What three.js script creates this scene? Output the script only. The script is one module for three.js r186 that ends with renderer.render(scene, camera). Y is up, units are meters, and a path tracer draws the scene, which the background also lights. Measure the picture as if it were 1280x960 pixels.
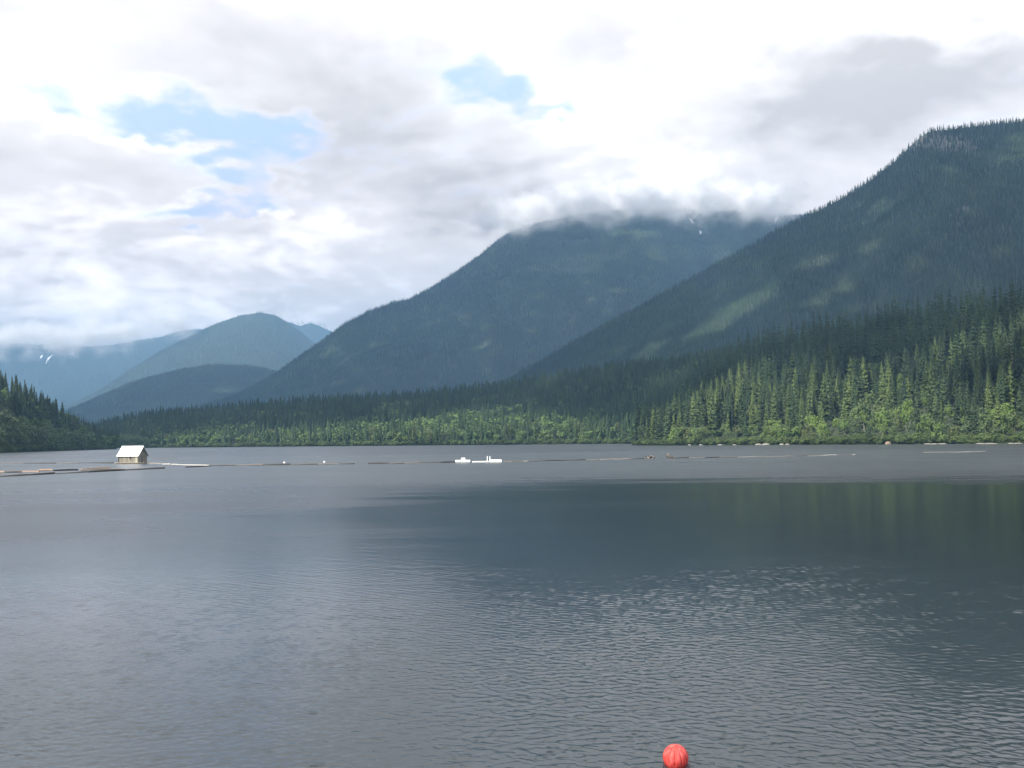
import * as THREE from 'three';
import { ImprovedNoise } from 'three/addons/math/ImprovedNoise.js';
import { mergeGeometries } from 'three/addons/utils/BufferGeometryUtils.js';
import { RoundedBoxGeometry } from 'three/addons/geometries/RoundedBoxGeometry.js';

// ---------------------------------------------------------------- camera, sky, sun, exposure
const scene = new THREE.Scene();
const FOCAL = 1319, EYE = 5.5;                       // focal length in photo pixels (1280 x 960), metres above the lake
const camera = new THREE.PerspectiveCamera(2 * Math.atan(480 / FOCAL) * 180 / Math.PI, 4 / 3, 0.1, 60000);
camera.position.set(0, EYE, 0);
camera.rotation.order = 'YXZ';
camera.rotation.set(71 / FOCAL, 0, -0.0103);
camera.updateMatrixWorld(true);

const renderer = new THREE.WebGLRenderer({ antialias: true });
renderer.toneMapping = THREE.LinearToneMapping;
renderer.toneMappingExposure = 2.5;
renderer.shadowMap.enabled = true;

const SUN = new THREE.Vector3(-0.60, 0.62, 0.50).normalize();
const sun = new THREE.DirectionalLight(new THREE.Color(1, 0.93, 0.80), 4.3);
sun.position.copy(SUN).multiplyScalar(9000); sun.target.position.set(0, 0, 0);
sun.castShadow = true; sun.shadow.radius = 1;
Object.assign(sun.shadow.camera, { left: -6000, right: 6000, top: 6000, bottom: -6000, near: 10, far: 30000 });
scene.add(sun, sun.target);

scene.fog = new THREE.FogExp2(new THREE.Color(0.31, 0.61, 1.0), 0.000088);

// ---------------------------------------------------------------- helpers
function rng(seed) { let a = seed >>> 0; return () => { a = (a + 0x6D2B79F5) >>> 0; let t = a; t = Math.imul(t ^ (t >>> 15), t | 1); t ^= t + Math.imul(t ^ (t >>> 7), t | 61); return ((t ^ (t >>> 14)) >>> 0) / 4294967296; }; }
const P3 = new ImprovedNoise();
const noise = (x, y, z = 0) => P3.noise(x, y, z);
function fbm(x, y, z, oct) { let s = 0, a = 0.5, f = 1; for (let i = 0; i < oct; i++) { s += a * P3.noise(x * f + 17.3 * i, y * f - 9.1 * i, z * f + 4.7 * i); f *= 2.03; a *= 0.5; } return s; }
const clamp = (x, a, b) => Math.min(b, Math.max(a, x));
const sm = (a, b, x) => { const t = clamp((x - a) / (b - a), 0, 1); return t * t * (3 - 2 * t); };
const lerp = (a, b, t) => a + (b - a) * t;
const gauss2 = (dx, dy) => Math.exp(-(dx * dx + dy * dy));
function interp(table, x, k) { // table rows [x, ...]; value of column k at x, straight lines between
  if (x <= table[0][0]) return table[0][k];
  for (let i = 1; i < table.length; i++) if (x <= table[i][0]) { const a = table[i - 1], b = table[i]; return lerp(a[k], b[k], (x - a[0]) / (b[0] - a[0])); }
  return table[table.length - 1][k];
}
const q = camera.quaternion;
function ray(px, py) { return new THREE.Vector3((px - 640) / FOCAL, (480 - py) / FOCAL, -1).applyQuaternion(q); }   // a direction only
function onLevel(px, py, y = 0) { const d = ray(px, py); return d.multiplyScalar((y - EYE) / d.y).add(camera.position); }
function onWater(px, py) { return onLevel(px, py, 0); }
function atDepth(px, py, dist) { const d = ray(px, py); const h = Math.hypot(d.x, d.z); return d.multiplyScalar(dist / h).add(camera.position); }
const horizonY = (px) => 551 - 0.0103 * (px - 640);

const used = {};
function numbered(name) { const n = used[name] = (used[name] ?? -1) + 1; return n ? `${name}_${String(n).padStart(3, '0')}` : name; }
function shadows(o) { o.traverse((c) => { if (c.isMesh) { c.castShadow = true; c.receiveShadow = true; } }); return o; }
function top(o, name, data) { o.name = numbered(name); o.userData = { ...data }; scene.add(shadows(o)); return o; }
function part(parent, name, geo, mat) { const m = new THREE.Mesh(geo, mat); m.name = name; parent.add(m); return m; }
function std(r, g, b, rough = 0.9, more = {}) { return new THREE.MeshStandardMaterial({ color: new THREE.Color(r, g, b), roughness: rough, metalness: 0, ...more }); }

// ---------------------------------------------------------------- the sky: air and clouds by direction
function azel(px, py) { const d = ray(px, py).normalize(); return [Math.atan2(d.x, -d.z), Math.asin(d.y)]; }
function buildSky() {
  const W = 4096, H = 2048, data = new Float32Array(W * H * 4);
  const blob = (px, py, w, h, s) => { const [a, e] = azel(px, py); return [a, e, w / FOCAL, h / FOCAL, s]; };
  const gaps = [ // openings of blue air between the clouds
    blob(215, 135, 75, 24, 0.50), blob(300, 165, 95, 22, 0.42), blob(160, 158, 60, 14, 0.3), blob(320, 215, 32, 40, 0.38), blob(280, 262, 60, 14, 0.42), blob(350, 160, 50, 18, 0.3), blob(70, 112, 60, 26, 0.3),
    blob(652, 120, 30, 26, 0.50), blob(622, 88, 30, 24, 0.26), blob(704, 136, 38, 14, 0.36), blob(650, 14, 18, 16, 0.4), blob(800, 90, 16, 22, 0.36), blob(600, 100, 40, 40, 0.2),
  ];
  const grey = [ // thick, dull undersides
    blob(420, 190, 150, 60, 0.20), blob(560, 230, 120, 50, 0.22), blob(600, 268, 90, 26, 0.22), blob(1010, 150, 230, 60, 0.20), blob(1200, 90, 190, 50, 0.18), blob(880, 190, 170, 70, 0.10),
    blob(480, 140, 150, 40, 0.10), blob(1100, 120, 200, 40, 0.12), blob(300, 60, 220, 55, 0.17), blob(500, 85, 120, 60, 0.14), blob(760, 40, 120, 40, 0.14), blob(120, 90, 90, 30, 0.08), blob(770, 262, 160, 14, 0.08), blob(200, 430, 260, 14, 0.06), blob(20, 345, 60, 30, 0.08), blob(1000, 70, 170, 40, 0.16),
  ];
  const glare = [ // bright, thin cloud
    blob(880, 75, 70, 45, 0.16), blob(820, 190, 110, 60, 0.18), blob(560, 20, 110, 30, 0.15), blob(1200, 15, 150, 26, 0.28), blob(60, 60, 130, 90, 0.08), blob(120, 370, 160, 40, 0.07), blob(490, 225, 36, 10, 0.06), blob(300, 310, 120, 30, 0.06),
  ];
  for (let j = 0; j < H; j++) {
    const el = ((j + 0.5) / H - 0.5) * Math.PI;
    for (let i = 0; i < W; i++) {
      const o = 4 * (j * W + i);
      if (el <= -0.01) { data[o] = 0.16; data[o + 1] = 0.19; data[o + 2] = 0.21; data[o + 3] = 1; continue; }
      const phi = ((i + 0.5) / W - 0.5) * 2 * Math.PI;           // atan2(z, x)
      const cx = Math.cos(el) * Math.cos(phi), cz = Math.cos(el) * Math.sin(phi), cy = Math.sin(el);
      const k = 1 / (Math.max(cy, 0) + 0.17), u = cx * k, v = cz * k;
      const az = Math.atan2(cx, -cz);
      const wx = fbm(u * 1.3 + 3, v * 1.3, 7.7, 3) * 0.7, wy = fbm(u * 1.3, v * 1.3 + 9, 2.2, 3) * 0.7;
      const n = fbm(u * 1.6 + wx, v * 1.6 + wy, 1.5, 6), f = fbm(u * 5 + wx * 2, v * 5 + wy * 2, 11.5, 5), b = fbm(u * 0.9 + 5, v * 0.9 + wx, 20.5, 4);
      const near = Math.abs(az) < 0.62 && el < 0.62;
      const e4 = fbm(u * 11 + wx * 3, v * 11 + wy * 3, 44.5, 5);
      let open = 0, dull = 0, lit = 0;
      if (near) {
        const e2 = fbm(u * 14, v * 14, 31.5, 5), e3 = fbm(u * 14 + 40, v * 14, 37.5, 5);
        const da = f * 0.06 + n * 0.04 + e2 * 0.05, de = wy * 0.018 + e3 * 0.035 + f * 0.01;
        for (const g of gaps) open += g[4] * gauss2((az + da - g[0]) / g[2], (el + de - g[1]) / g[3]);
        for (const g of grey) dull += g[4] * gauss2((az + da - g[0]) / g[2], (el + de - g[1]) / g[3]);
        for (const g of glare) lit += g[4] * gauss2((az + da * 1.5 - g[0]) / g[2], (el + de - g[1]) / g[3]);
      } else { const far = sm(0.62, 0.9, Math.max(Math.abs(az), el)); open = far * 0.5 * sm(0.05, 0.4, b + 0.4 * f); dull = far * 0.3 * sm(-0.02, 0.35, n); lit = far * 0.1 * sm(0, 0.3, -n); }
      const blue = sm(-0.02, 0.66, open * 1.15 + f * 0.40 + e4 * 0.45 + n * 0.10 - 0.04) * 0.92;
      const puff = fbm(az * 7 + wx, el * 13 + wy, 52.5, 5), lump = (0.30 - Math.abs(fbm(az * 8 + 4 + wx, el * 15 + wy * 1.5, 55.5, 5)) * 1.6 + puff * 0.5) * sm(0.36, 0.10, el);
      let c = 0.590 + 0.035 * sm(0.30, 0.12, el) + 0.11 * n * sm(0.02, 0.2, el) + 0.13 * f * sm(0.05, 0.3, el) + 0.07 * puff + 0.15 * lump + 0.09 * e4 - dull * 0.52 + lit * 0.80 + 0.05 * b;
      c += 0.07 * sm(0.02, 0.16, open) * (1 - blue);
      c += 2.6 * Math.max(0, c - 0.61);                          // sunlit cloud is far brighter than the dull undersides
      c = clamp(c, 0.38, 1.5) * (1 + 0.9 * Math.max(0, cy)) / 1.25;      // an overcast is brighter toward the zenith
      const low = sm(0.32, 0.05, el), cr = c * (1.02 + 0.06 * low), cg = c * 0.985, cb = c * (0.985 - 0.035 * low);
      const up = sm(0, 1.2, el);
      const br = lerp(0.35, 0.16, up), bg = lerp(0.45, 0.31, up), bb = lerp(0.76, 0.66, up);
      data[o] = lerp(cr, br, blue); data[o + 1] = lerp(cg, bg, blue); data[o + 2] = lerp(cb, bb, blue); data[o + 3] = 1;
    }
  }
  const t = new THREE.DataTexture(data, W, H, THREE.RGBAFormat, THREE.FloatType);
  t.mapping = THREE.EquirectangularReflectionMapping; t.magFilter = THREE.LinearFilter; t.minFilter = THREE.LinearFilter; t.wrapS = THREE.RepeatWrapping; t.needsUpdate = true;
  return t;
}
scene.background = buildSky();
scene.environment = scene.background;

// ---------------------------------------------------------------- the lake
// Wind patches on the water: 1 where ripples are laid down and the surface is smooth.
function calm(x, z) {
  const d = -z;
  if (d < 20 || d > 400) return 0;
  const w = fbm(x * 0.018, z * 0.05, 3.3, 4), w2 = fbm(x * 0.05 + 8, z * 0.22, 5.5, 4);
  const far = 1 - sm(120, 156, d + w * 34 + w2 * 30), close = sm(38, 60, d + w * 20 + w2 * 14 - clamp(x, -20, 30) * 0.12 + 3);
  const side = sm(-20, 8, x + w * 26 + w2 * 16 + (d - 100) * 0.06);
  let m = far * close * side;
  m = Math.max(m, 0.55 * gauss2((x + 85) / 60, (d - 102 - w * 14) / 3.5), 0.4 * gauss2((x + 50) / 40, (d - 128 - w * 12) / 4));
  m *= 1 - 0.55 * gauss2((x - 4) / 14, (d - 88 + w2 * 8) / 7);
  return clamp(m * (0.9 + 0.5 * w2), 0, 1);
}
function buildLake() {
  const R = rng(5), waves = [];
  for (let i = 0; i < 56; i++) {
    const lam = 0.11 * Math.pow(4.4, Math.pow(R(), 1.25)), k = 2 * Math.PI / lam;
    const g = (R() + R() + R() - 1.5) * 1.5, th = 1.85 + g;       // wind across the dam end of the lake
    waves.push([k * Math.cos(th), k * Math.sin(th), R() * 6.283, 0.0180 / k, lam]);
  }
  for (let i = 0; i < 10; i++) { const lam = 0.7 + 1.4 * R(), k = 2 * Math.PI / lam, th = 1.9 + (R() - 0.5) * 1.4; waves.push([k * Math.cos(th), k * Math.sin(th), R() * 6.283, 0.0022 / k, lam]); }
  const rows = [], N = 720, A = 0.50;
  let r = 14.5;
  while (r < 190) { rows.push(r); r += Math.max(0.029, 0.36 * r * r / 5800); }
  const pos = [], uv = [], idx = [];
  const put = (x, y, z) => { pos.push(x, y, z); uv.push((x + 400) / 800, -z / 800); return pos.length / 3 - 1; };
  for (let i = 0; i < rows.length; i++) {
    const rr = rows[i], dr = i ? rr - rows[i - 1] : 0.032, dl = rr * 2 * A / N;
    const edge = sm(14.5, 15.5, rr) * (1 - sm(130, 188, rr)), mesh = Math.max(dr, dl);
    const keep = waves.map((w) => sm(1.7 * mesh, 3.2 * mesh, w[4]));
    for (let j = 0; j <= N; j++) {
      const a = (j / N * 2 - 1) * A, x = rr * Math.sin(a), z = -rr * Math.cos(a);
      let y = 0;
      const gust = 0.85 + 1.1 * fbm(x * 0.09, z * 0.06, 8.8, 4) + 0.5 * noise(x * 0.7, z * 0.7, 1.1);
      for (let m = 0; m < waves.length; m++) { const w = waves[m]; if (keep[m] > 0) y += keep[m] * w[3] * Math.sin(w[0] * x + w[1] * z + w[2]); }
      y *= edge * (1 - sm(A * 0.94, A, Math.abs(a))) * clamp(gust, 0.3, 1.5) * (1 - 0.74 * calm(x, z));
      put(x, y, z);
    }
  }
  for (let i = 0; i + 1 < rows.length; i++) for (let j = 0; j < N; j++) { const a = i * (N + 1) + j, b = a + 1, c = a + N + 1, d = c + 1; idx.push(a, b, c, b, d, c); }
  // the rest of the sheet: inside the near ring, beyond the far ring and round the sides
  const ring = (r0, r1, a0, a1, n) => { const base = pos.length / 3; for (let j = 0; j <= n; j++) { const a = lerp(a0, a1, j / n); put(r0 * Math.sin(a), 0, -r0 * Math.cos(a)); put(r1 * Math.sin(a), 0, -r1 * Math.cos(a)); } for (let j = 0; j < n; j++) { const k = base + 2 * j; idx.push(k, k + 2, k + 1, k + 2, k + 3, k + 1); } };
  const last = rows[rows.length - 1];
  ring(0.01, 14.5, -A, A, N); ring(last, 400, -A, A, N); ring(400, 1200, -A, A, N); ring(1200, 14000, -A, A, N);
  ring(0.01, 14000, A, 2 * Math.PI - A, 60);
  const g = new THREE.BufferGeometry();
  g.setAttribute('position', new THREE.Float32BufferAttribute(pos, 3));
  g.setAttribute('uv', new THREE.Float32BufferAttribute(uv, 2));
  g.setIndex(idx); g.computeVertexNormals();
  // fine ripples too small to model: their steepness as roughness, smooth in the calm patches
  const S = 1024, d = new Uint8Array(S * S * 4);
  for (let j = 0; j < S; j++) for (let i = 0; i < S; i++) {
    const x = (i + 0.5) / S * 800 - 400, z = -(j + 0.5) / S * 800, c = calm(x, z), w = fbm(x * 0.01, z * 0.03, 6.1, 4);
    const v = clamp(lerp(lerp(0.14, 0.30, Math.max(sm(60, 150, -z + w * 40), sm(0, 26, -x - 4 + w * 30) * sm(34, 66, -z + w * 24))) + 0.08 * w, 0.13, Math.min(1, c * 1.1)), 0.08, 0.6), o = 4 * (j * S + i);
    d[o] = d[o + 1] = d[o + 2] = Math.round(v * 255); d[o + 3] = 255;
  }
  const t = new THREE.DataTexture(d, S, S); t.magFilter = t.minFilter = THREE.LinearFilter; t.wrapS = t.wrapT = THREE.ClampToEdgeWrapping; t.needsUpdate = true;
  const m = new THREE.MeshPhysicalMaterial({ color: new THREE.Color(0.020, 0.030, 0.034), roughness: 1, roughnessMap: t, metalness: 0, ior: 1.333 });
  top(new THREE.Mesh(g, m), 'lake', { kind: 'structure', label: 'rippled grey lake with a dark smooth patch', category: 'water' });
}
buildLake();

// ---------------------------------------------------------------- hills and mountains
const hills = [];
const CLAD = [];    // per column of the picture: the lowest row still open above the hills built so far, to leave out trees that nothing shows of
for (let i = 0; i < 240; i++) CLAD.push(9999);
const cladAt = (px) => CLAD[clamp(Math.round((px + 500) / 10), 0, 239)];
function hill(o) {
  const { ridge, foot, tree = 25, gully = 20, seed = 1, power = 1, nu = 260, nv = 60, back = 0.35 } = o;
  const x0 = ridge[0][0], x1 = ridge[ridge.length - 1][0];
  const at = (px, v) => {
    const py = interp(ridge, px, 1), dr = interp(ridge, px, 2), df = interp(foot, px, 1);
    const d = ray(px, py), h = Math.hypot(d.x, d.z), hx = d.x / h, hz = d.z / h;
    const H = Math.max(2, EYE + dr * d.y / h - tree);
    const dist = lerp(df, dr, v), x = hx * dist, z = hz * dist;
    const s = v <= 1 ? Math.pow(v, power) : 1 - (v - 1) * 1.6;
    let y = -1.5 + (H + 1.5) * s;
    const w = v <= 1 ? Math.sqrt(clamp(v, 0, 1)) * (1 - v * v) : 0;
    const L = o.scale ?? 260;
    y += gully * w * (fbm(x / L + seed, z / L, seed * 3.1, 4) * 1.6 - 0.5 * Math.abs(noise(x / L * 1.7, z / L * 0.9, seed)) - 0.35 * Math.abs(noise(x / L * 5.1, z / L * 2.2, seed + 5)) + 0.12);
    return new THREE.Vector3(x, y, z);
  };
  const pos = [], col = [], idx = [];
  for (let j = 0; j <= nv; j++) for (let i = 0; i <= nu; i++) {
    const p = at(lerp(x0, x1, i / nu), j / nv * (1 + back));
    pos.push(p.x, p.y, p.z);
    const bare = o.bare ? o.bare(p) : 0, n = 0.8 + 0.5 * fbm(p.x / 60, p.z / 60, 3, 4), rk = 0.85 + 0.5 * fbm(p.x / 14, p.y / 9, p.z / 14, 4);
    col.push(lerp(0.030 * n, 0.10 * rk, bare), lerp(0.044 * n, 0.094 * rk, bare), lerp(0.020 * n, 0.082 * rk, bare));
  }
  for (let j = 0; j < nv; j++) for (let i = 0; i < nu; i++) { const a = j * (nu + 1) + i, b = a + 1, c = a + nu + 1, d = c + 1; idx.push(a, b, c, b, d, c); }
  const g = new THREE.BufferGeometry();
  g.setAttribute('position', new THREE.Float32BufferAttribute(pos, 3)); g.setAttribute('color', new THREE.Float32BufferAttribute(col, 3));
  g.setIndex(idx); g.computeVertexNormals();
  top(new THREE.Mesh(g, new THREE.MeshStandardMaterial({ vertexColors: true, roughness: 1 })), o.name, { kind: 'structure', label: o.label, category: 'hill' });
  o.at = at; o.x0 = x0; o.x1 = x1; hills.push(o);
  return o;
}
function onHill(o, px, py) { // where the line of sight through this pixel meets the hill
  let best = null;
  for (let v = 0; v <= 1.0; v += 0.004) { const p = o.at(px, v), row = horizonY(px) - (p.y - EYE) / Math.hypot(p.x, p.z) * FOCAL; if (row <= py) { best = [p, v]; break; } }
  return best;
}
// stands of trees on a hill: jittered rows a given number of metres apart
function stand(o, spacing, seed, each, vmax = 1.06) {
  const R = rng(seed);
  const mid = (o.x0 + o.x1) / 2, L = (a) => interp(o.ridge, a, 2) - interp(o.foot, a, 1);
  const rows = Math.ceil((L(o.x0) + 2 * L(mid) + L(o.x1)) / 4 / spacing * vmax);
  for (let i = 0; i < rows; i++) {
    let px = o.x0 + R() * 5;
    while (px < o.x1) {
      const v = (i + R()) / rows * vmax, d = lerp(interp(o.foot, px, 1), interp(o.ridge, px, 2), v);
      const X = (px - 640) / FOCAL;
      px += spacing / d * FOCAL * (1 + X * X) * (0.4 + 1.2 * R());
      if (px > o.x1) break;
      if (px < -330 || px > 1620) continue;
      const p = o.at(px, v);
      if (p.y < 0.3) continue;
      const rowPix = 551 - 0.0103 * (px - 640) - (p.y + 45 - EYE) / d * FOCAL;
      if (rowPix > cladAt(px) + 14) continue;
      each(p, px, v, d, R);
    }
  }
}
function closeOff(o, rise) { for (let i = 0; i < 240; i++) { const px = i * 10 - 500; if (px < o.x0 || px > o.x1) continue; const d = interp(o.ridge, px, 2); CLAD[i] = Math.min(CLAD[i], interp(o.ridge, px, 1) + rise / d * FOCAL); } }

// ---------------------------------------------------------------- tree shapes, one metre tall and one metre wide to be scaled
function tris(list) { const g = new THREE.BufferGeometry(); g.setAttribute('position', new THREE.Float32BufferAttribute(list, 3)); g.computeVertexNormals(); return g; }
function coniferCrown(seed, tiers, per, steps) { // drooping boughs in whorls; height 1, half-width 0.5
  const R = rng(seed), out = [], low = 0.10 + 0.06 * R();
  for (let t = 0; t < tiers; t++) {
    const f = (t + 0.7 * R()) / tiers, y = low + (0.985 - low) * f;
    const len = 0.5 * Math.pow(1 - f, 0.78) * (f < 0.1 ? 0.75 + f * 2.5 : 1) + 0.012, n = Math.max(4, Math.round(per * (1 - 0.45 * f)));
    const a0 = R() * 6.28;
    for (let b = 0; b < n; b++) {
      if (R() < 0.10) continue;
      const a = a0 + (b + 0.7 * (R() - 0.5)) / n * 6.283, l = len * (0.62 + 0.55 * R()), drop = (0.035 + 0.05 * R()) * (1.2 - f) + 0.01, wid = l * (0.34 + 0.20 * R());
      const cx = Math.cos(a), cz = Math.sin(a), px = -cz, pz = cx;
      let prev = [[0, y + 0.012, 0], [0, y + 0.012, 0]];
      for (let s = 1; s <= steps; s++) {
        const u = s / steps, w = s === steps ? 0 : wid * Math.sin(Math.PI * Math.pow(u, 0.7)) * (0.75 + 0.5 * R()), dy = -drop * (u * 1.3 - 0.3 * u * u) + (s === steps ? 0.012 : 0);
        const sag = 0.02 * R() + 0.010, L = [cx * l * u + px * w, y + dy - sag, cz * l * u + pz * w], Q = [cx * l * u - px * w, y + dy - sag, cz * l * u - pz * w], M = [cx * l * u, y + dy + 0.006, cz * l * u];
        if (s === 1) { out.push(...prev[0], ...L, ...M, ...prev[0], ...M, ...Q); }
        else if (s === steps) { out.push(...prev[0], ...M, ...prev[2], ...prev[2], ...M, ...prev[1]); }
        else out.push(...prev[0], ...L, ...prev[2], ...prev[2], ...L, ...M, ...prev[2], ...M, ...Q, ...prev[2], ...Q, ...prev[1]);
        prev = [L, Q, M];
      }
    }
  }
  out.push(0.008, 0.95, 0, -0.004, 0.95, 0.007, 0, 1.0, 0, -0.004, 0.95, 0.007, -0.004, 0.95, -0.007, 0, 1.0, 0, -0.004, 0.95, -0.007, 0.008, 0.95, 0, 0, 1.0, 0);
  return tris(out);
}
function farConifer(seed) { // the same habit with ragged skirts, for the slopes beyond
  const R = rng(seed), out = [];
  const T = 7, low = 0.06;
  for (let t = 0; t < T; t++) {
    const f = t / T, y1 = low + (1 - low) * Math.min(1, (t + 1.55) / T), y0 = low + (1 - low) * f - 0.02, rad = 0.5 * Math.pow(1 - f, 0.8) + 0.015, n = 7, a0 = R() * 6;
    for (let b = 0; b < n; b++) {
      const a = a0 + b / n * 6.283 + (R() - 0.5) * 0.5, h = 0.42, r = rad * (0.6 + 0.6 * R());
      out.push(0, y1, 0, Math.cos(a - h) * r * 0.72, y0 + 0.05 * R(), Math.sin(a - h) * r * 0.72, Math.cos(a) * r * 1.05, y0 - 0.03 * R(), Math.sin(a) * r * 1.05);
      out.push(0, y1, 0, Math.cos(a) * r * 1.05, y0 - 0.03 * R(), Math.sin(a) * r * 1.05, Math.cos(a + h) * r * 0.72, y0 + 0.05 * R(), Math.sin(a + h) * r * 0.72);
    }
  }
  return tris(out);
}
function leafCrown(seed, lobes, leaves, size) { // sprays of leaves through several lobes; height 1, width about 1
  const R = rng(seed), out = [], L = [];
  for (let i = 0; i < lobes; i++) { const a = R() * 6.28, h = i === 0 ? 0.70 : 0.26 + 0.58 * R(), far = i === 0 ? 0 : (0.12 + 0.2 * R()) * (1.15 - Math.abs(h - 0.45)); L.push([Math.cos(a) * far, h, Math.sin(a) * far, 0.15 + 0.11 * R()]); }
  for (const [lx, ly, lz, lr] of L) for (let i = 0; i < leaves; i++) {
    const z = 2 * R() - 1, a = R() * 6.283, s = Math.sqrt(1 - z * z), rr = lr * Math.pow(R(), 0.28) * (0.85 + 0.3 * R());
    const nx = s * Math.cos(a), ny = z, nz = s * Math.sin(a), x = lx + nx * rr, y = Math.max(0.05, ly + ny * rr * 0.95), w = lz + nz * rr, k = size * (0.6 + 0.8 * R());
    const tx = R() - 0.5, ty = R() - 0.5, tz = R() - 0.5;
    const A = new THREE.Vector3(nx + tx * 1.2, ny + 0.35 + ty * 1.2, nz + tz * 1.2).normalize(), B = new THREE.Vector3(ty, tz, tx).cross(A).normalize(), C = A.clone().cross(B);
    const p = (m, n, o) => [x + (B.x * m + C.x * n + A.x * o) * k, y + (B.y * m + C.y * n + A.y * o) * k, w + (B.z * m + C.z * n + A.z * o) * k];
    const c = p(0, 0, 0.25), q0 = p(1, 0.1, 0), q1 = p(0.1, 0.9, -0.1), q2 = p(-0.95, 0, 0.05), q3 = p(0, -0.9, -0.1);
    out.push(...c, ...q0, ...q1, ...c, ...q1, ...q2, ...c, ...q2, ...q3, ...c, ...q3, ...q0);
  }
  return tris(out);
}
function trunkGeo(topAt, r0, r1) { const g = new THREE.CylinderGeometry(r1, r0, topAt + 0.06, 6, 2).toNonIndexed(); g.translate(0, (topAt - 0.06) / 2, 0); g.computeVertexNormals(); return g; }

const conifers = [[11, 27, 10], [12, 23, 10], [13, 30, 10], [14, 20, 10], [15, 25, 11]].map(([s, t, n]) => coniferCrown(s, t, n, 3));
const plainConifers = [[21, 13, 8], [22, 12, 8], [23, 14, 8]].map(([s, t, n]) => coniferCrown(s, t, n, 2));
const farConifers = [31, 32, 33].map(farConifer);
const broadleaves = [41, 42, 43, 44].map((s) => leafCrown(s, 9, 46, 0.040));
const farBroadleaves = [51, 52, 53].map((s) => leafCrown(s, 6, 12, 0.085));
const coniferTrunk = trunkGeo(0.9, 0.012, 0.003), broadTrunk = trunkGeo(0.6, 0.022, 0.008);

const needle = (k, w = 0) => std((0.021 + 0.026 * w) * k, (0.044 + 0.026 * w) * k, (0.015 + 0.003 * w) * k, 0.85);
const needles = [needle(0.8), needle(1.0), needle(1.15, 0.3), needle(1.35, 0.6), needle(1.5, 1.1), needle(0.95, 0.2)];
const leaf = (r, g, b) => new THREE.MeshPhysicalMaterial({ color: new THREE.Color(r, g, b), roughness: 0.9, transmission: 0.3, thickness: 0 });
const leafs = [leaf(0.075, 0.125, 0.028), leaf(0.095, 0.165, 0.026), leaf(0.120, 0.200, 0.030), leaf(0.055, 0.095, 0.028), leaf(0.110, 0.145, 0.035), leaf(0.14, 0.23, 0.03)];
const bark = std(0.10, 0.085, 0.07, 0.95), greyBark = std(0.16, 0.15, 0.13, 0.95);

const TONES = ['dark bluish green', 'dark green', 'mid green', 'fresh green', 'yellowish green', 'dull green'], LEAF_TONES = ['mid green', 'bright green', 'light green', 'deep green', 'olive green', 'lime green'];
const BESIDE = (px) => px < 855 ? 'at the end of the wooded slope' : px < 992 ? 'on the steep slope above the waterline boulders' : px < 1135 ? 'on the steep slope around the tan rock' : 'on the steep slope above the flat ledges';
const FAR = (px) => px < 300 ? 'on the far shore straight behind the floating hut' : px < 560 ? 'on the far shore behind the long log boom' : 'on the far shore behind the white pontoons';
function tree(kind, where, p, h, w, turn, variant, tone, px, v = 0) {
  const con = kind === 'conifer', size = con ? (h > 30 ? 'tall' : h > 21 ? 'middling' : 'short') : (h > 16 ? 'large' : 'small');
  const rise = where === 'shore' ? (v < 0.05 ? ', by the water' : v < 0.2 ? ', low down' : ', higher up') : '';
  const place = where === 'shore' ? BESIDE(px) : where === 'far' ? FAR(px) : con ? 'on the low wooded bank behind the hut' : 'at the foot of the low bank behind the hut';
  const label = `${size} ${(con ? TONES : LEAF_TONES)[tone]} ${con ? 'conifer' : 'broadleaf tree'} ${place}${rise}`;
  const group = `${size} ${(con ? TONES : LEAF_TONES)[tone]} ${con ? 'conifers' : 'broadleaf trees'} ${place}${rise}`;
  const g = new THREE.Group();
  g.position.copy(p); g.rotation.set(0.04 * Math.sin(turn * 7), turn, 0.04 * Math.cos(turn * 5)); g.scale.set(w, h, w);
  part(g, 'trunk', con ? coniferTrunk : broadTrunk, con ? bark : greyBark);
  part(g, 'crown', (con ? conifers : broadleaves)[variant], (con ? needles : leafs)[tone]);
  top(g, con ? 'conifer_tree' : 'broadleaf_tree', { label, category: 'tree', group });
}
const M4 = new THREE.Matrix4(), Q4 = new THREE.Quaternion(), S3 = new THREE.Vector3(), UPV = new THREE.Vector3(0, 1, 0);
function forest(name, label, geos, list, mat, category = 'trees') { // list rows: [p, h, w, turn, r, g, b]; one mass of trees in a few shapes
  if (!list.length) return;
  const all = new THREE.Group(), c = new THREE.Color();
  geos.forEach((geo, k) => {
    const own = list.filter((_, i) => i % geos.length === k);
    if (!own.length) return;
    const m = new THREE.InstancedMesh(geo, mat, own.length);
    own.forEach(([p, h, w, turn, r, g, b], i) => { m.setMatrixAt(i, M4.compose(p, Q4.setFromAxisAngle(UPV, turn), S3.set(w, h, w))); m.setColorAt(i, c.setRGB(r, g, b)); });
    m.name = 'foliage'; m.userData = { kind: 'stuff' }; all.add(m);
  });
  top(all, name, { kind: 'stuff', label, category });
}
const woodMat = new THREE.MeshStandardMaterial({ color: 0xffffff, roughness: 0.9 });

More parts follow.
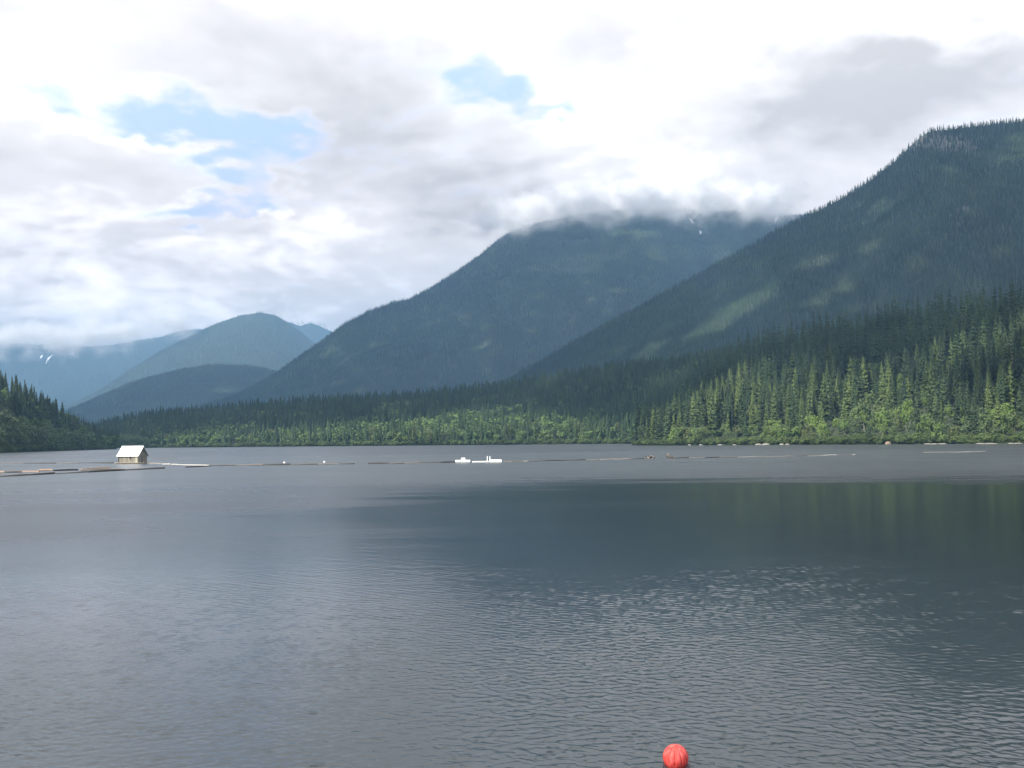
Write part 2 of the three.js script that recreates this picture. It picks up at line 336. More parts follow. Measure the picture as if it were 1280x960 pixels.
// --- the steep wooded slope on the right with its big trees
const slope = hill({ name: 'wooded_slope', label: 'steep forested slope above the near shore', seed: 2, tree: 30, gully: 26, scale: 190, nu: 220, nv: 50, power: 0.92,
  foot: [[790, 1010], [830, 960], [900, 910], [1000, 860], [1100, 830], [1200, 800], [1280, 790], [1400, 730], [1650, 640]],
  ridge: [[790, 549, 1060], [806, 540, 1090], [825, 520, 1120], [845, 490, 1160], [870, 462, 1220], [895, 443, 1280], [920, 427, 1320], [960, 411, 1380], [1000, 401, 1400], [1060, 388, 1400], [1100, 380, 1400], [1160, 373, 1380], [1220, 362, 1340], [1280, 351, 1300], [1380, 325, 1250], [1650, 270, 1150]] });
// --- the far shore's low wooded hills
const farShore = hill({ name: 'far_shore_hillside', label: 'low hazy forested hillside along the far shore', seed: 5, tree: 22, gully: 24, scale: 230, nu: 260, nv: 50, power: 0.95,
  foot: [[60, 2150], [150, 1950], [300, 1780], [450, 1650], [640, 1520], [760, 1400], [900, 1250], [1000, 1200]],
  ridge: [[60, 538, 2500], [110, 532, 2500], [160, 520, 2500], [200, 513, 2450], [260, 509, 2400], [320, 502, 2350], [400, 497, 2300], [450, 494, 2250], [520, 490, 2200], [580, 484, 2150], [640, 475, 2100], [700, 466, 2050], [760, 455, 1980], [840, 446, 1900], [900, 436, 1800], [1000, 420, 1700]] });
// --- the low bank on the left behind the hut
const bank = hill({ name: 'wooded_bank', label: 'low dark wooded bank behind the floating hut', seed: 8, tree: 24, gully: 8, scale: 120, nu: 140, nv: 30, power: 0.8,
  foot: [[-420, 760], [-200, 850], [0, 970], [60, 1140], [110, 1330], [146, 1480]],
  ridge: [[-420, 380, 1000], [-200, 415, 1060], [-60, 446, 1120], [0, 462, 1150], [30, 473, 1210], [50, 488, 1260], [75, 502, 1340], [95, 513, 1400], [115, 527, 1450], [132, 545, 1490], [146, 556, 1520]] });
// --- the big mountain on the right
const cliffs = [[1185, 172, 3840, 95], [1160, 166, 3860, 50], [1210, 180, 3800, 45], [1205, 262, 3300, 24], [1098, 205, 3750, 26]].map(([px, py, d, r]) => [atDepth(px, py, d), r]);
const nearSpot = (list, p, z = 3) => list.reduce((m, [c, r]) => Math.max(m, Math.exp(-(((p.x - c.x) ** 2 + ((p.y - c.y) * 1.4) ** 2) / (r * r)) - ((p.z - c.z) / (r * z)) ** 2)), 0);
const bigMountain = hill({ name: 'mountain', label: 'big dark forested mountain with a bare cliff below its flat top', seed: 11, tree: 22, gully: 130, scale: 560, nu: 420, nv: 130, power: 1.04,
  bare: (p) => sm(0.3, 0.6, nearSpot(cliffs, p, 5) * (1 + 1.2 * fbm(p.x / 30, p.y / 30, p.z / 30, 3))),
  foot: [[560, 3075], [700, 2850], [860, 2475], [1000, 2250], [1280, 2100], [1650, 1800]],
  ridge: [[560, 500, 3750], [600, 485, 3750], [640, 466, 3750], [700, 432, 3750], [740, 408, 3780], [780, 387, 3810], [820, 366, 3840], [860, 344, 3870], [900, 321, 3900], [940, 300, 3930], [968, 283, 3960], [1000, 266, 3960], [1030, 252, 3960], [1060, 236, 3960], [1090, 216, 3960], [1120, 192, 3960], [1140, 172, 3975], [1150, 163, 3975], [1162, 156, 3990], [1200, 152, 4050], [1240, 147, 4080], [1280, 143, 4080], [1330, 134, 4080], [1420, 110, 4050], [1650, 60, 3900]] });
// --- the middle mountain whose top goes up into the cloud
const midMountain = hill({ name: 'mountain', label: 'long hazy forested mountain with its top in cloud', seed: 14, tree: 20, gully: 190, scale: 760, nu: 420, nv: 130, power: 1.02,
  foot: [[190, 5588], [300, 5210], [500, 4735], [700, 4452], [1100, 4357]],
  ridge: [[190, 520, 6631], [250, 504, 6631], [290, 493, 6631], [320, 478, 6631], [345, 463, 6631], [370, 445, 6668], [400, 424, 6725], [430, 401, 6820], [460, 386, 6914], [490, 375, 6972], [512, 370, 7009], [540, 355, 7085], [570, 336, 7161], [600, 315, 7236], [620, 298, 7293], [636, 287, 7350], [660, 278, 7388], [720, 264, 7482], [800, 256, 7577], [860, 258, 7577], [920, 260, 7577], [970, 264, 7577], [1100, 266, 7577]] });
// --- hazy hills far up the valley
const valleyHill = hill({ name: 'valley_hill', label: 'low rounded blue-green hill at the head of the lake', seed: 17, tree: 18, gully: 50, scale: 500, nu: 200, nv: 60,
  foot: [[60, 6792], [420, 6130]],
  ridge: [[60, 520, 8284], [100, 503, 8284], [130, 490, 8284], [160, 477, 8284], [190, 467, 8284], [230, 458, 8284], [262, 453, 8284], [300, 453, 8284], [330, 457, 8284], [360, 465, 8284], [420, 485, 8284]] });
const domeMountain = hill({ name: 'dome_mountain', label: 'hazy blue dome-shaped mountain behind the valley hill', seed: 20, tree: 18, gully: 150, scale: 900, nu: 240, nv: 80,
  foot: [[60, 8638], [440, 8350]],
  ridge: [[60, 515, 11517], [100, 498, 11517], [130, 482, 11517], [160, 461, 11661], [200, 437, 11805], [240, 416, 11949], [270, 402, 11949], [300, 392, 11949], [325, 388, 11949], [345, 392, 11949], [362, 402, 11949], [375, 412, 11949], [400, 432, 11805], [440, 460, 11517]] });
const notchMountain = hill({ name: 'far_peak', label: 'pale blue peak just showing beside the dome mountain', seed: 23, tree: 10, gully: 120, scale: 900, nu: 120, nv: 40,
  foot: [[320, 12461], [480, 12461]],
  ridge: [[320, 425, 14443], [345, 405, 14443], [362, 399, 14443], [375, 404, 14443], [388, 400, 14443], [400, 404, 14443], [412, 410, 14443], [440, 420, 14443], [480, 430, 14443]] });
const snowLine = [[60, 448, 10600, 60], [66, 456, 10500, 40]];
const farRidge = hill({ name: 'far_ridge', label: 'pale blue snow-flecked ridge under the far clouds', seed: 26, tree: 10, gully: 220, scale: 1000, nu: 260, nv: 80,
  foot: [[-500, 12178], [300, 12178]],
  ridge: [[-500, 380, 16284], [-200, 400, 16284], [-60, 420, 16284], [0, 428, 16284], [60, 430, 16142], [110, 432, 16001], [140, 430, 15859], [170, 424, 15576], [200, 420, 15576], [225, 412, 15576], [250, 410, 15576], [300, 420, 15576]] });

// ---------------------------------------------------------------- trees
const tint = (R, k, warm) => { const v = k * (0.62 + 0.75 * R()), w = warm * R(); return [(0.018 + 0.034 * w) * v, (0.043 + 0.038 * w) * v, (0.015 + 0.004 * w) * v]; };
{ // near slope: the trees that show largest stand singly, the rest is forest
  const all = [], clumps = [];
  for (const [px, py, h, w, tone] of [[848, 533, 17, 15, 5], [838, 541, 14, 14, 1], [866, 520, 19, 13, 0], [856, 545, 11, 13, 4], [826, 548, 9, 10, 1], [880, 546, 10, 10, 4], [905, 536, 11, 9, 2], [920, 546, 9, 12, 4], [938, 546, 9, 11, 1],
    [1012, 541, 15, 12, 5], [1000, 549, 8, 9, 4], [1052, 544, 13, 11, 1], [1076, 538, 25, 20, 0], [1086, 524, 20, 15, 0], [1066, 546, 15, 13, 3], [1098, 546, 20, 12, 2], [1094, 530, 14, 12, 4], [1128, 540, 21, 11, 2], [1132, 522, 14, 10, 5], [1150, 508, 13, 11, 2], [1166, 500, 12, 15, 5], [1152, 520, 15, 11, 1], [1122, 500, 12, 10, 1],
    [1070, 484, 12, 9, 5], [1093, 478, 13, 11, 5], [1208, 548, 13, 13, 3], [1226, 546, 16, 13, 0], [1190, 550, 9, 12, 4], [1180, 548, 11, 12, 3], [1252, 548, 11, 10, 0], [1262, 540, 12, 9, 4], [1240, 549, 9, 9, 3]]) {
    const hit = onHill(slope, px, py); if (!hit) continue;
    clumps.push([px, hit[1], hit[0]]);
    tree('leaf', 'shore', hit[0], h * 1.15, w * 1.25, px, px % 4, tone, px, hit[1]);
  }
  { const hit = onHill(slope, 1241, 546); tree('conifer', 'shore', hit[0], 31, 9, 1, 2, 4, 1241, hit[1]); clumps.push([1241, hit[1], hit[0]]); }
  stand(slope, 8.8, 101, (p, px, v, d, R) => {
    for (const c of clumps) if (Math.abs(px - c[0]) < 6 && v < c[1] + 0.010 && v > c[1] - 0.06) return;
    const low = v < 0.10, patch = fbm(p.x / 70, p.z / 70, 9.9, 3);
    const leafy = (low && R() < 0.55) || (v < 0.45 && patch > 0.17 && R() < 0.5);
    all.push({ p, px, v, d, leafy, h: leafy ? 11 + 9 * R() : (15 + 30 * Math.pow(R(), 1.25)) * (low ? 0.74 : 1), r1: R(), r2: R(), r3: R(), R1: R() });
  });
  const size = (t) => t.h / t.d * (1 - t.v * 0.9) * (t.px > 770 && t.px < 1290 ? 1 : 0);
  all.sort((a, b) => size(b) - size(a));
  const rest = [], leafRest = [];
  let nc = 0, nl = 0;
  for (const t of all) {
    const w = t.leafy ? t.h * (0.75 + 0.3 * t.r1) : t.h * (0.22 + 0.20 * t.r1 * t.r2);
    if (t.leafy) {
      if (nl < 110) { nl++; tree('leaf', 'shore', t.p, t.h, w, t.r2 * 6.28, Math.floor(t.r3 * 4), [0, 1, 2, 5, 3, 4, 1][Math.floor(t.R1 * 7)], t.px, t.v); }
      else { const c = [[0.075, 0.125, 0.028], [0.1, 0.165, 0.028], [0.055, 0.095, 0.028]][Math.floor(t.R1 * 3)]; leafRest.push([t.p, t.h, w, t.r2 * 6.28, ...c]); }
    } else if (nc < 235) { nc++; tree('conifer', 'shore', t.p, t.h, w, t.r2 * 6.28, Math.floor(t.r3 * 5), Math.floor(t.R1 * 6), t.px, t.v); }
    else { const k = 0.7 + 0.75 * t.R1, wm = t.r3 * 0.6; rest.push([t.p, t.h, w, t.r2 * 6.28, (0.020 + 0.024 * wm) * k, (0.043 + 0.024 * wm) * k, 0.015 * k]); }
  }
  forest('conifer_forest', 'dense conifer forest covering the steep slope above the shore', plainConifers, rest, woodMat);
  forest('broadleaf_forest', 'scattered broadleaf trees within the forest on the steep slope', broadleaves, leafRest, woodMat);
  closeOff(slope, 0);
}
{ // left bank
  const all = [];
  stand(bank, 6.2, 202, (p, px, v, d, R) => { const leafy = v < 0.34 + 0.18 * fbm(p.x / 60, p.z / 60, 4, 3) ? R() < 0.9 : R() < 0.08; all.push({ p, px, v, d, leafy, h: leafy ? 12 + 8 * R() : 14 + 15 * R(), r: [R(), R(), R(), R()] }); });
  const size = (t) => (t.px > -12 ? 1 : 0) * (t.leafy ? t.h / t.d * (1 - t.v) : t.h / t.d * (0.4 + t.v));
  all.sort((a, b) => size(b) - size(a));
  let nc = 0, nl = 0; const rest = [], leafRest = [];
  for (const t of all) {
    const w = t.leafy ? t.h * (0.8 + 0.35 * t.r[0]) : t.h * (0.24 + 0.12 * t.r[0]);
    if (t.leafy && t.px > -12 && nl < 70) { nl++; tree('leaf', 'bank', t.p, t.h, w, t.r[1] * 6.28, Math.floor(t.r[2] * 4), [0, 3, 3, 0][Math.floor(t.r[3] * 4)], t.px); }
    else if (!t.leafy && t.px > -12 && nc < 60) { nc++; tree('conifer', 'bank', t.p, t.h, w, t.r[1] * 6.28, Math.floor(t.r[2] * 5), Math.floor(t.r[3] * 3), t.px); }
    else if (t.leafy) leafRest.push([t.p, t.h, w, t.r[1] * 6.28, 0.065, 0.11, 0.028]);
    else { const k = 0.7 + 0.5 * t.r[3]; rest.push([t.p, t.h, w, t.r[1] * 6.28, 0.026 * k, 0.047 * k, 0.021 * k]); }
  }
  forest('conifer_forest', 'dark conifers filling the low bank behind the hut', plainConifers, rest, woodMat);
  forest('broadleaf_forest', 'broadleaf trees filling the low bank behind the hut', farBroadleaves, leafRest, woodMat);
  closeOff(bank, 0);
}
{ // far shore
  const con = [], lef = [], single = [];
  stand(farShore, 9.5, 303, (p, px, v, d, R) => {
    const patch = fbm(p.x / 130, p.z / 130, 2.2, 3), leafy = v < 0.14 ? R() < 0.5 + 1.6 * patch : v < 0.9 && R() < sm(-0.12, 0.20, patch - 0.15 * (v - 0.4)) * (px < 660 ? 0.8 : 0.25);
    if (leafy) {
      const h = 13 + 9 * R(), w = h * (0.8 + 0.4 * R()), k = 0.75 + 0.7 * R();
      if (v < 0.14 && px > 150 && px < 800) single.push({ p, px, h, w, v, t: R() * 6.28, a: Math.floor(R() * 4), m: [0, 0, 3, 4, 1][Math.floor(R() * 5)] });
      else lef.push([p, h, w, R() * 6.28, 0.068 * k, 0.110 * k, 0.028 * k]);
    } else { const h = 19 + 16 * R(); con.push([p, h, h * (0.25 + 0.12 * R()), R() * 6.28, ...tint(R, 1.0, 0.5)]); }
  });
  single.sort((a, b) => b.h - a.h);
  single.forEach((s, i) => { if (i < 90) tree('leaf', 'far', s.p, s.h, s.w, s.t, s.a, s.m, s.px); else lef.push([s.p, s.h, s.w, s.t, 0.068, 0.110, 0.028]); });
  forest('conifer_forest', 'hazy conifer forest on the low hills of the far shore', farConifers, con, woodMat);
  forest('broadleaf_forest', 'hazy broadleaf woods among the conifers of the far shore', farBroadleaves, lef, woodMat);
  closeOff(farShore, 0);
}
function clothe(o, spacing, seed, hMin, hMax, label, warmScale, skip) {
  const con = [], lef = [];
  stand(o, spacing, seed, (p, px, v, d, R) => {
    if (skip && R() < skip(p)) return;
    const patch = fbm(p.x / 300, p.z / 300, seed, 4), fine = fbm(p.x / 60, p.z / 60, seed + 4, 3);
    const open = R() < sm(0.12, 0.42, patch + fine * 0.4) * warmScale;
    const h = lerp(hMin, hMax, R());
    if (open) { const k = 0.8 + 0.6 * R(); lef.push([p, h * 0.62, h * 0.55, R() * 6.28, 0.070 * k, 0.105 * k, 0.028 * k]); }
    else con.push([p, h * (1 + 0.5 * fine), h * (0.27 + 0.12 * R()), R() * 6.28, ...tint(R, 1 + 1.3 * patch + 0.9 * fine, 0.5 + 1.2 * Math.max(0, patch + fine))]);
  });
  forest('conifer_forest', 'conifer forest covering the ' + label, farConifers, con, woodMat);
  forest('broadleaf_forest', 'patches of broadleaf wood on the ' + label, farBroadleaves, lef, woodMat);
  closeOff(o, 0);
}
clothe(bigMountain, 9.2, 401, 11, 22, 'big mountain with the bare cliff', 0.5, (p) => sm(0.25, 0.55, nearSpot(cliffs, p, 5)) * 0.4);
clothe(midMountain, 13, 402, 13, 24, 'long mountain with its top in cloud', 0.45);
clothe(valleyHill, 12, 403, 10, 19, 'low rounded hill at the head of the lake', 0.3);
clothe(domeMountain, 24, 404, 13, 23, 'dome-shaped mountain up the valley', 0.2);
clothe(notchMountain, 42, 405, 22, 36, 'pale peak beside the dome mountain', 0);
clothe(farRidge, 42, 406, 22, 36, 'pale ridge under the far clouds', 0);

{ // undergrowth between the trees of the near slope
  const list = [];
  stand(slope, 7.5, 909, (p, px, v, d, R) => { if (v > 0.3) return; const h = 2.5 + 4.5 * R(), k = 0.5 + 0.9 * R(); p.y -= h * 0.1; list.push([p, h, h * (1.1 + 0.7 * R()), R() * 6.28, 0.055 * k, 0.085 * k, 0.024 * k]); }, 0.32);
  forest('undergrowth', 'low green undergrowth between the trees of the steep slope', farBroadleaves, list, woodMat, 'shrubs');
}
// shrubs overhanging the waterline
for (const [o, a, b, n, seed, tall, label] of [[slope, 792, 1400, 420, 1, 6.5, 'green shrubs overhanging the waterline of the steep slope'], [bank, -200, 145, 220, 2, 7, 'green shrubs overhanging the waterline of the low bank'], [farShore, 130, 830, 420, 3, 8, 'hazy shrubs overhanging the waterline of the far shore']]) {
  const R = rng(700 + seed), list = [];
  for (let i = 0; i < n; i++) {
    const px = lerp(a, b, (i + R()) / n); let v = 0, p = o.at(px, 0);
    while (p.y < 0.05 && v < 0.3) { v += 0.002; p = o.at(px, v); }
    const p2 = o.at(px, v + 0.02 * R() * R()), h = tall * (0.45 + 0.9 * R()), k = 0.6 + 0.8 * R();
    p2.y -= h * 0.12;
    list.push([p2, h, h * (1.1 + 0.6 * R()), R() * 6.28, 0.062 * k, 0.095 * k, 0.026 * k]);
  }
  forest('shoreline_shrubs', label, broadleaves.slice(0, 2), list, woodMat, 'shrubs');
}

// ---------------------------------------------------------------- snow lying in the high gullies
const snowMat = std(0.82, 0.84, 0.87, 0.7);
function snow(o, pts, widthPx, label) {
  const pos = [], idx = [], R = rng(pts[0][0] * 7);
  pts.forEach(([px, py], i) => {
    const hit = onHill(o, px, py); if (!hit) return;
    const v = hit[1], w = widthPx * (0.5 + R()) * (i === 0 || i === pts.length - 1 ? 0.35 : 1), n = pos.length / 3;
    for (const s of [-0.5, 0, 0.5]) { const p = o.at(px + s * w, v); pos.push(p.x, p.y + 5 + 4 * (0.5 - Math.abs(s)), p.z); }
    if (n) idx.push(n - 3, n - 2, n, n - 2, n + 1, n, n - 2, n - 1, n + 1, n - 1, n + 2, n + 1);
  });
  if (!idx.length) return;
  const g = new THREE.BufferGeometry(); g.setAttribute('position', new THREE.Float32BufferAttribute(pos, 3)); g.setIndex(idx); g.computeVertexNormals();
  top(new THREE.Mesh(g, snowMat), 'snow_patch', { label, category: 'snow', kind: 'structure' });
}
snow(farRidge, [[58, 463], [60, 459], [62, 456], [66, 454]], 3, 'forked white snow gully on the pale far ridge');
snow(farRidge, [[51, 458], [52, 456], [53, 454]], 3, 'small snow fleck beside the gully on the far ridge');
snow(farRidge, [[88, 453], [90, 452], [92, 451]], 4, 'thin snow fleck high on the far ridge');
snow(midMountain, [[969, 286], [970, 282], [971, 278], [971, 274]], 3, 'thin white snow streak in the notch by the big mountain');
snow(midMountain, [[874, 297], [876, 294], [873, 291]], 3, 'small snow patch below the cloud on the long mountain');
snow(midMountain, [[867, 283], [864, 279], [862, 276]], 3, 'faint snow streak at the cloud edge on the long mountain');
snow(bigMountain, [[938, 302], [940, 300.5], [943, 299]], 4, 'white snow fleck on the crest of the big mountain');

// ---------------------------------------------------------------- clouds before the mountains, and an unseen deck added to shade them
const cloudMat = new THREE.MeshPhysicalMaterial({ color: new THREE.Color(0.96, 0.965, 0.98), roughness: 1, transmission: 0.5, thickness: 0 });
const puffGeo = (() => { // a wisp: many tiny flakes thinning out from the middle
  const R = rng(909), out = [], g = () => (R() + R() + R() + R() - 2) * 0.62;
  for (let i = 0; i < 1500; i++) {
    const c = new THREE.Vector3(g(), g(), g()), a = new THREE.Vector3(R() - 0.5, R() - 0.5, R() - 0.5).normalize(), b = new THREE.Vector3(R() - 0.5, R() - 0.5, R() - 0.5).cross(a).normalize(), k = 0.012 * (0.6 + 0.8 * R());
    const p = (m, n) => [c.x + (a.x * m + b.x * n) * k, c.y + (a.y * m + b.y * n) * k, c.z + (a.z * m + b.z * n) * k];
    out.push(...p(1, 0), ...p(-0.5, 0.87), ...p(-0.5, -0.87));
  }
  return tris(out);
})();
const shadeDeckGeo = new THREE.IcosahedronGeometry(1, 0);
function cloud(label, list, geo = puffGeo) { // list rows: [p, radius]
  const m = new THREE.InstancedMesh(geo, cloudMat, list.length), R = rng(list.length);
  list.forEach(([p, r], i) => { Q4.setFromEuler(new THREE.Euler(R() * 6, R() * 6, R() * 6)); m.setMatrixAt(i, M4.compose(p, Q4, S3.set(r * (0.7 + R()), r * (0.4 + 0.4 * R()), r * (0.7 + R())))); });
  top(m, 'cloud', { kind: 'stuff', label, category: 'cloud' });
}
{
  const bankOf = (base, dist, depth, n, r, rise, seed, label) => { // wisps thickening upward from a base line
    const R = rng(seed), list = [], a = base[0][0], b = base[base.length - 1][0];
    for (let i = 0; i < n; i++) {
      const px = lerp(a, b, R()), y0 = interp(base, px, 1) + 16 * fbm(px / 45, seed, 3.3, 4);
      const up = R() * (rise + 12) - 12;
      if (R() > Math.pow(sm(-12, 26, up), 1.5) || R() > 1 - sm(rise * 0.3, rise, up)) continue;
      const end = Math.min(sm(a, a + 60, px), 1 - sm(b - 50, b, px)); if (R() > end) continue;
      if (R() > 0.45 + 1.6 * fbm(px / 30, up / 14, 9, 3)) continue;
      list.push([atDepth(px, y0 - up, dist - depth * R()), r * (0.6 + 0.8 * R())]);
    }
    cloud(label, list);
  };
  bankOf([[585, 296], [620, 293], [650, 291], [680, 286], [720, 277], [760, 273], [800, 269], [860, 272], [900, 272], [940, 274], [980, 275], [1010, 268]], 6730, 580, 13000, 56, 54, 7, 'grey cloud resting on the top of the long mountain');
  bankOf([[-60, 446], [0, 444], [60, 444], [110, 442], [140, 436], [170, 428], [200, 424], [240, 420], [262, 404]], 12000, 450, 6500, 85, 46, 8, 'pale cloud lying along the far ridge');
  bankOf([[296, 391], [320, 389], [345, 391], [370, 398], [395, 401]], 11300, 170, 800, 70, 24, 9, 'thin cloud touching the dome mountain');
}
{ // unseen cloud deck added to shade the hills, holes shaped for sun patches
  const R = rng(77), list = [], H = 4200;
  const lit = [[835, 530, 930, 55], [850, 500, 970, 45], [890, 530, 930, 70], [940, 500, 950, 70], [950, 460, 1060, 45], [1000, 530, 880, 60], [1050, 530, 860, 60], [1090, 500, 900, 75], [1130, 490, 920, 70], [1160, 520, 860, 60], [1240, 535, 800, 45], [1265, 420, 1050, 40],
    
    [590, 512, 1750, 70], [550, 520, 1700, 70], [500, 530, 1650, 70], [355, 535, 1750, 60], [440, 530, 1700, 50], [740, 535, 1420, 40], [690, 535, 1450, 35],
     [165, 575, 320, 110], [90, 580, 320, 120], [300, 580, 290, 120], [600, 577, 270, 120], [820, 571, 300, 110], [1000, 570, 320, 90], [30, 540, 990, 50], [845, 946, 17, 60], [660, 284, 6440, 120], [720, 275, 6440, 150], [790, 262, 6440, 165], [860, 262, 6440, 165], [930, 264, 6440, 150], [985, 266, 6440, 120], [30, 520, 1000, 70], [70, 530, 1180, 70], [620, 530, 1560, 60], [660, 525, 1560, 40], [250, 540, 1820, 60], [300, 540, 1790, 60], [400, 535, 1720, 60]]
    .map(([px, py, d, r]) => [atDepth(px, py, d), r]);
  for (const [o, px, py, r] of [[bigMountain, 1020, 330, 45], [bigMountain, 1005, 342, 30], [bigMountain, 950, 378, 40], [bigMountain, 925, 392, 45], [bigMountain, 900, 404, 60], [bigMountain, 878, 418, 50], [bigMountain, 1045, 248, 45], [bigMountain, 1020, 262, 40], [bigMountain, 935, 312, 45], [midMountain, 288, 497, 60], [valleyHill, 278, 490, 50]]) { const hit = onHill(o, px, py); if (hit) lit.push([hit[0], r]); }
  for (let gx = -3400; gx < 5200; gx += 70) for (let gz = 300; gz > -9400; gz -= 70) {
    const g = new THREE.Vector3(gx + 60 * (R() - 0.5), 0, gz + 60 * (R() - 0.5)), h = H + 200 * (R() - 0.5);
    const c = fbm(g.x / 700, g.z / 700, 12.5, 4);
    if (c > 0.32 + 0.10 * R() || R() < 0.10 + 0.35 * fbm(g.x / 260, g.z / 260, 22.5, 3)) continue;
    const p = g.clone().addScaledVector(SUN, h / SUN.y);
    let open = false;
    for (const [s, r] of lit) { const k = p.clone().sub(s), along = k.dot(SUN); k.addScaledVector(SUN, -along); if (k.length() < r * (0.85 + 1.0 * fbm(p.x / 90, p.z / 90, 5, 2)) + 30) { open = true; break; } }
    if (!open) list.push([p, 52]);
  }
  cloud('unseen cloud deck added to shade the hills, opened for sun patches', list, shadeDeckGeo);
}

// ---------------------------------------------------------------- pale rocks and driftwood along the near shore
const rockMats = [std(0.20, 0.19, 0.17), std(0.18, 0.17, 0.15), std(0.21, 0.165, 0.12)];
function rockGeo(seed) { const g = new THREE.IcosahedronGeometry(1, 2), p = g.attributes.position; for (let i = 0; i < p.count; i++) { const v = new THREE.Vector3().fromBufferAttribute(p, i), k = 1 + 0.5 * fbm(v.x * 1.2 + seed, v.y * 1.2, v.z * 1.2, 3); v.multiplyScalar(k); p.setXYZ(i, v.x, v.y, v.z); } g.computeVertexNormals(); return g; }
const rocks = [1, 2, 3].map(rockGeo);
function shoreRock(px, w, h, deep, label, mat = 0, group) {
  const d = interp(slope.foot, px, 1) + deep, p = atDepth(px, 555, d); p.y = -0.2;
  const g = new THREE.Mesh(rocks[Math.floor(px) % 3], rockMats[mat]); g.position.copy(p); g.scale.set(w / 2, h * 0.7, w * 0.3); g.rotation.y = px % 3;
  top(g, 'shore_rock', { label, category: 'rock', ...(group ? { group } : {}) });
}
for (const [px, w, h] of [[862, 5, 1.6], [876, 4, 1.4], [900, 5, 1.5], [918, 4, 1.3], [948, 6, 2.0], [957, 7, 2.2], [977, 5, 2.1], [984, 4, 1.8]]) shoreRock(px, w, h, 1, 'pale boulder at the waterline below the broadleaf trees', 0, 'boulders at the waterline');
shoreRock(1110, 5, 3.4, 3, 'tall tan rock face at the waterline under dark conifers', 2);
for (const [px, w] of [[1160, 8], [1168, 11], [1178, 8], [1226, 9], [1238, 12], [1264, 8], [1272, 7]]) shoreRock(px, w, 1.3, 0, 'long flat pale ledge of rock at the waterline', 1, 'flat ledges at the waterline');

